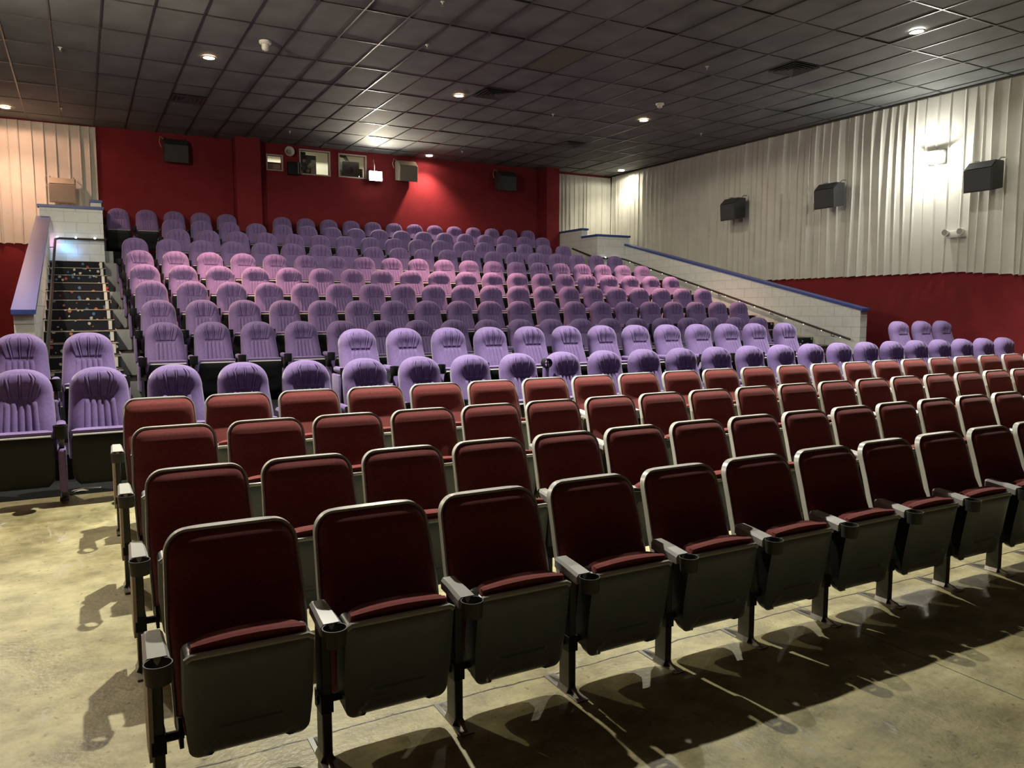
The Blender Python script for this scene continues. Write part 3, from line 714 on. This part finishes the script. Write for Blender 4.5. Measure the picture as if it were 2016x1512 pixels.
    for j in range(len(ts2)-1):
        for i in range(nu):
            a = j*Nn+i; fs += [(a,a+1,a+Nn+1,a+Nn),(Mn+a,Mn+a+Nn,Mn+a+Nn+1,Mn+a+1)]
        a = j*Nn; fs.append((a,a+Nn,Mn+a+Nn,Mn+a)); b = a+nu; fs.append((b,Mn+b,Mn+b+Nn,b+Nn))
    for i in range(nu): fs.append((i,Mn+i,Mn+i+1,i+1)); b = (len(ts2)-1)*Nn+i; fs.append((b,b+1,Mn+b+1,Mn+b))
    S['seat_cushion'] = mb.add(vs_, fs).mesh('seat_cushion', M['red_fabric'], True, 70)
    # armrest, cup ring, post, foot, hinge: all at x = 0 (the standard)
    arm = MB(); A = [(.06,.026,.607),(.045,.034,.612),(-.02,.036,.606),(-.10,.040,.596),(-.145,.041,.590)]
    vs_ = []; fs = []
    for y, hw, z in A:
        vs_ += [(-hw,y,z-.045),(-hw,y,z-.012),(-hw*.72,y,z),(hw*.72,y,z),(hw,y,z-.012),(hw,y,z-.045)]
    for i in range(len(A)-1):
        for j in range(6): fs.append((i*6+j, i*6+(j+1)%6, (i+1)*6+(j+1)%6, (i+1)*6+j))
    fs += [tuple(range(6))[::-1], tuple(range((len(A)-1)*6, len(A)*6))]
    S['armrest'] = arm.add(vs_, fs).mesh('armrest', M['grey_frame'], True, 30)
    S['cup_holder'] = MB().lathe([(.041,.520),(.046,.583),(.046,.587),(.042,.587),(.037,.522)], (0,-.185,0), 28, 'z', True).mesh('cup_holder', M['dark_plastic'], True, 40)
    S['post'] = MB().rbox(-.019,.019,-.055,.03,.0,.57,.004,1).mesh('post', M['dark_plastic'], True, 40)
    ft = MB()
    ft.prism([(-.13,.0),(.14,.0),(.14,.006),(.03,.03),(-.05,.03),(-.13,.006)], -.008, .008, 'x')
    ft.box(-.030,.030,-.14,.15,0,.005); ft.prism([(-.03,.005),(.03,.005),(.018,.03),(-.018,.03)], -.05,.03,'y')
    S['foot'] = ft.mesh('foot', M['steel'], False)
    hg = MB(); hg.tube([(-.03,-.01,.235),(.085,-.01,.235)], .017, 10); hg.prism([(-.05,.20),(.04,.21),(.06,.27),(-.02,.30),(-.05,.26)], .066, .080, 'x'); hg.box(-.024,.024,-.06,.035,.20,.27)
    S['hinge'] = hg.mesh('hinge', M['black_plastic'], True, 40)
    ep = [( -.085,.56),(.16,.56),(.15,.25),(.11,.16),(-.02,.16),(-.06,.25)]
    S['end_panel'] = MB().prism(ep, -.030, -.016, 'x').mesh('end_panel', M['beige_panel'], False)
    return S
RS = rs_build()
ORD = ['first','second','third','fourth','fifth','sixth','seventh','eighth','ninth','tenth','eleventh','twelfth','thirteenth','fourteenth','fifteenth','sixteenth','seventeenth','eighteenth','nineteenth','twentieth','twenty-first','twenty-second','twenty-third','twenty-fourth','twenty-fifth','twenty-sixth']
def standard(seat, x, S, pad=None):
    a = inst('armrest', S['armrest'], seat, (x,0,0)); inst('cup_holder', S['cup_holder'], a)
    inst('post', S['post'], seat, (x,0,0)); inst('foot', S['foot'], seat, (x,0,0))
def red_seat(x, y, z, label, group, first):
    s = empty('red_theater_seat', (x,y,z)); tag(s, label, 'theater seat', group)
    b = inst('backrest', RS['back_shell'], s); inst('back_cushion', RS['back_cushion'], b)
    p = inst('seat_pan', RS['seat_pan'], s); inst('pan_rim', RS['pan_rim'], p); inst('seat_cushion', RS['seat_cushion'], s)
    standard(s, -.305 if first else -.28, RS)
    inst('hinge', RS['hinge'], s, (-.305 if first else -.28,0,0))
    if first: inst('end_panel', RS['end_panel'], s, (-.305,0,0))
    return s
RROW = [('front red row', 3.135, .913, [455,735,955,1150,1325,1480,1620,1745,1850,1945], [1030,993,965,940,918,898,882,866,853,842], 11, .471),
        ('second red row', 4.258, .935, None, None, 15, .484),
        ('third red row', 5.319, 1.009, None, None, 18, .480),
        ('rearmost red row', 6.370, 1.085, None, None, 22, .480)]
for nm, yt, zt_, us_, vs2, n, x0 in RROW:
    for k in range(n):
        x = x0+.5605*k+(.003*math.sin(k*2.3)); y = yt-.235; z = zt_-.913
        red_seat(x, y, z, 'dark red grey-framed folding seat, %s from the aisle, %s' % (ORD[k], nm), 'red seats of the '+nm, k == 0)

# ------------------------------------------------------------------ purple seats
def ps_build():
    S = {}
    zb, zt, zs0 = .30, 1.0, .80
    def half(z):
        w0 = .238-.02*max(0,(z-.50)/.30) if z < .80 else .218*max(0,1-((z-.80)/.20)**2.35)**(1/2.35)
        return max(w0,.010)
    SPN = [(.30,.07),(.45,.125),(.60,.19),(.72,.243),(.80,.268),(.88,.282),(.95,.290),(1.0,.295)]
    def spine(z):
        for (a,ya),(b,yb) in zip(SPN,SPN[1:]):
            if z <= b: return ya+(yb-ya)*max(0,z-a)/(b-a)
        return SPN[-1][1]
    def edge(z):
        q = max(0,(z-.86)/.14); return max(0.0,1-q**3)**.5
    def yfront(u,z):
        T = .125 if z > .45 else .125
        roll = max(0,1-abs(u)**5)**.42
        T = T*(1-.15*max(0,(.6-z)/.3))
        dish = .022*max(0,1-(u/.62)**2) if abs(u) < .62 else 0     # side bolsters stand proud of the middle
        dish *= min(1,max(0,(.97-z)/.12))
        over = .018*math.exp(-((z-.90)/.08)**2)
        return spine(z)-((T+over)*roll*(.35+.65*edge(z)))+dish
    def yback(u,z): return spine(z)+.028*max(0,1-u*u)**.5*edge(z)
    zs = [zb+ (.80-zb)*i/16 for i in range(17)]+[.80+.20*math.sin(math.pi/2*i/16) for i in range(1,17)]
    S['backrest'] = MB().pad(half, zs, yfront, yback, 26).mesh('backrest', M['purple_fabric'], True, 70)
    S['back_shell'] = MB().pad(lambda z: half(z)*.94, [z for z in zs if z < .95], lambda u,z: yback(u,z)-.004, lambda u,z: yback(u,z)+.014*max(0,1-abs(u)**6), 12).mesh('back_shell', M['black_plastic'], True, 50)
    # pleated head panel
    z0, z1 = .765, .982
    def hw(z):
        return min(.106+.31*(z-z0), .88*half(z))
    seams = [(-.66,.5),(-.50,1),(-.055,1),(.055,1),(.50,1),(.66,.5)]
    nu, nv = 150, 14
    def hp(a,b):
        u = -1+2*a; z = z0+(z1-z0)*b; x = u*hw(z)
        off = .007
        for su, st in seams: off -= .015*st*math.exp(-((u-su)/.022)**2)
        for c0, c1 in ((-.66,-.50),(-.055,.055),(.50,.66)):
            if c0 < u < c1: off += .005*math.sin(math.pi*(u-c0)/(c1-c0))
        e = min(1, (1-abs(u))/.05, b/.05 if b < .05 else 1, (1-b)/.06)
        off = -.012+(off+.012)*max(0,e)**.5
        return (x, yfront(max(-1,min(1,x/half(z))),z)-off, z)
    S['head_panel'] = MB().grid(nu, nv, hp).mesh('head_panel', M['purple_fabric'], True, 80)
    z2, z3 = .40, .772
    def lp(a,b):
        u = -1+2*a; z = z2+(z3-z2)*b; wv = .112+.020*(1-b); x = u*wv
        ch = abs(math.sin(math.pi*5*(a)))
        off = -.008+.018*ch**.5
        e = min(1,(1-b)/.025)
        off = -.012+(off+.012)*max(0,e)**.5
        return (x, yfront(max(-1,min(1,x/half(z))),z)-off, z)
    S['lumbar_panel'] = MB().grid(80, 12, lp).mesh('lumbar_panel', M['purple_fabric'], True, 80)
    # folded-up seat
    def pp(x,t,d):
        return (x, -.075-.085*t+d*.98, .10+.40*t+d*.20)
    nu = 14; us = [-1+2*i/nu for i in range(nu+1)]; Nn = nu+1
    def slab(ts, wfn, d0, d1):
        vs_ = []; fs = []
        for lay in (d0,d1):
            for t in ts:
                for u in us: vs_.append(pp(u*wfn(t), t, lay(u,t)))
        Mn = Nn*len(ts)
        for j in range(len(ts)-1):
            for i in range(nu):
                a = j*Nn+i; fs += [(a,a+1,a+Nn+1,a+Nn),(Mn+a,Mn+a+Nn,Mn+a+Nn+1,Mn+a+1)]
            a = j*Nn; fs.append((a,a+Nn,Mn+a+Nn,Mn+a)); b = a+nu; fs.append((b,Mn+b,Mn+b+Nn,b+Nn))
        for i in range(nu): fs.append((i,Mn+i,Mn+i+1,i+1)); b = (len(ts)-1)*Nn+i; fs.append((b,b+1,Mn+b+1,Mn+b))
        return MB().add(vs_, fs)
    ts = [i/12 for i in range(13)]
    def wp(t): return .215-.02*max(0,(t-.88)/.12)**2-.05*max(0,(.2-t)/.2)**1.5
    def dome(u,t):
        d = .016*max(abs(u)**8,(abs(t-.5)*2)**10)
        if .12 < t < .45 and abs(u) < .62: d += .008
        return d
    S['seat_pan'] = slab(ts, wp, dome, lambda u,t: .045).mesh('seat_pan', M['black_plastic'], True, 35)
    mb = MB(); mb.tube([pp(x,1.0,.025) for x in (-.20,-.1,0,.1,.20)], .010, 8); S['pan_rim'] = mb.mesh('pan_rim', M['grey_frame'])
    ts3 = [.08+1.0*i/12 for i in range(12)]+[1.02,1.05,1.07,1.078,1.08]
    def cq(u,t):
        q = min(1,(t-.08)/1.0); return .06+.09*(max(0,1-abs(u)**8)**.5)*(max(0,1-(abs(q-.5)*2)**18)**.5)*(1-.05*abs(math.sin(math.pi*2.5*(u+1)/2)))
    S['seat_cushion'] = slab(ts3, lambda t: .208, lambda u,t: .038, cq).mesh('seat_cushion', M['purple_fabric'], True, 70)
    # standard at x = 0
    S['armrest'] = MB().rbox(-.033,.033,-.13,.16,.535,.595,.024,3).mesh('armrest', M['purple_fabric'], True, 60)
    S['cup_holder'] = MB().lathe([(0,.49),(.042,.49),(.046,.50),(.050,.588),(.050,.595),(.043,.595),(.040,.53),(0,.52)], (0,-.175,0), 22).mesh('cup_holder', M['black_plastic'], True, 40)
    pm = MB(); pm.prism([(-.06,.12),(.05,.12),(.03,.35),(.08,.54),(-.14,.54),(-.03,.35)], -.016,.016,'x'); pm.box(-.018,.018,-.07,.06,0,.13)
    S['post'] = pm.mesh('post', M['dark_plastic'], False)
    S['foot'] = MB().rbox(-.032,.032,-.14,.13,0,.012,.004,1).mesh('foot', M['black_plastic'])
    S['side_panel'] = MB().rbox(-.026,.026,-.12,.14,.06,.40,.02,3).mesh('side_panel', M['purple_fabric'], True, 60)
    S['end_panel'] = MB().rbox(-.048,-.018,-.11,.16,.18,.52,.014,3).mesh('end_panel', M['purple_fabric'], True, 60)
    # cup holder swung upright
    S['cup_up'] = MB().lathe([(.044,-.03),(.049,-.03),(.051,.045),(.044,.045),(.041,-.025)], (0,.11,.895), 24, 'y', closed=True).box(-.044,.044,.10,.108,.890,.900).box(-.005,.005,.10,.108,.852,.938).mesh('cup_up', M['black_plastic'], True, 40)
    S['armrest_up'] = MB().rbox(-.033,.033,.10,.165,.50,.86,.022,3).mesh('armrest_up', M['purple_fabric'], True, 60)
    return S
PS = ps_build()
def pstandard(s, x, end=0, up=False):
    a = inst('armrest', PS['armrest_up' if up else 'armrest'], s, (x,0,0)); inst('cup_holder', PS['cup_up'] if up else PS['cup_holder'], a)
    inst('post', PS['post'], s, (x,0,0)); inst('foot', PS['foot'], s, (x,0,0))
    if end: inst('end_panel', PS['end_panel'], s, (x,0,0), (0,0,math.pi if end > 0 else 0))
    else: inst('side_panel', PS['side_panel'], s, (x,0,0))
def purple_seat(x, y, z, label, group, first, last, rec=0.0, up=False):
    s = empty('purple_theater_seat', (x,y,z)); tag(s, label, 'theater seat', group)
    b = inst('backrest', PS['backrest'], s); b.rotation_euler = (rec,0,0)
    inst('head_panel', PS['head_panel'], b); inst('lumbar_panel', PS['lumbar_panel'], b); inst('back_shell', PS['back_shell'], b)
    p = inst('seat_pan', PS['seat_pan'], s); inst('pan_rim', PS['pan_rim'], p); inst('seat_cushion', PS['seat_cushion'], s)
    pstandard(s, -.28, -1 if first else 0, up)
    if last: pstandard(s, .28, 1)
    return s
def prow(nm, ytop, ztop, xs_, breaks=(), seats=None, up=None, rec=None):
    n = len(xs_)
    for k, x in enumerate(xs_):
        first = k == 0 or x-xs_[k-1] > .75; last = k == n-1 or xs_[k+1]-x > .75
        r = (rec or {}).get(k, 0.0)
        purple_seat(x, ytop-.30, ztop-1.0, 'purple high-backed seat, %s from the stair side, %s' % (ORD[k], nm), 'purple seats of the '+nm, first, last, r, up == k)
lin = lambda x0, n, s=.56: [x0+s*k for k in range(n)]
rng = random.Random(4)
prow('row right behind red seats', 7.27, 1.272, [-.445,.10]+lin(.677,23), up=9)
xsB = [-.51,.045]+[2.705,3.262]+lin(3.82,10,.556)+[9.46]+[12.2,12.82,13.40]
recB = {2:.05, len(xsB)-4:.06, 14:.06, 15:.10, 16:.10, 17:.10}
prow('broken row with wide gaps', 8.575, 1.522, xsB, rec=None)
TN = ['lowest tiered row','second tiered row','third tiered row','fourth tiered row','fifth tiered row','sixth tiered row','seventh tiered row','eighth tiered row','topmost row by red wall']
X0 = [.885,.919,.921,.912,.908,.910,1.749,1.763]; NS = [19,20,20,20,20,20,17,17]; YT = [10.561,11.656,12.702,13.721,14.750,15.815,16.858,17.895]
for n in range(8):
    prow(TN[n], YT[n], TZ(n)+1.0, lin(X0[n], NS[n]))
prow(TN[8], 19.16, TZ(8)+1.02, [.795,1.355,1.915,2.475,3.035]+lin(4.285,13))

# ------------------------------------------------------------------ litter
l = MB(); l.add([(-.05,-.01,.004),(.0,-.022,.012),(.06,.0,.004),(.02,.02,.016),(-.03,.025,.006),(.0,.0,.022)], [(0,1,5),(1,2,5),(2,3,5),(3,4,5),(4,0,5),(0,4,3,2,1)])
o = l.build('paper_scrap', M['paper'], None, False); o.location = (-.07,7.12,.272); tag(o, 'crumpled white paper scrap on the dark floor under purple seats', 'litter')
l = MB(); l.add([(-.11,.0,.003),(.10,.02,.004),(.11,.03,.010),(-.09,.012,.012),(.0,.02,.02)], [(0,1,4),(1,2,4),(2,3,4),(3,0,4),(0,3,2,1)])
o = l.build('paper_scrap', M['paper'], None, False); o.location = (-.03,7.16,.272); tag(o, 'thin torn paper strip on the dark floor under purple seats', 'litter')
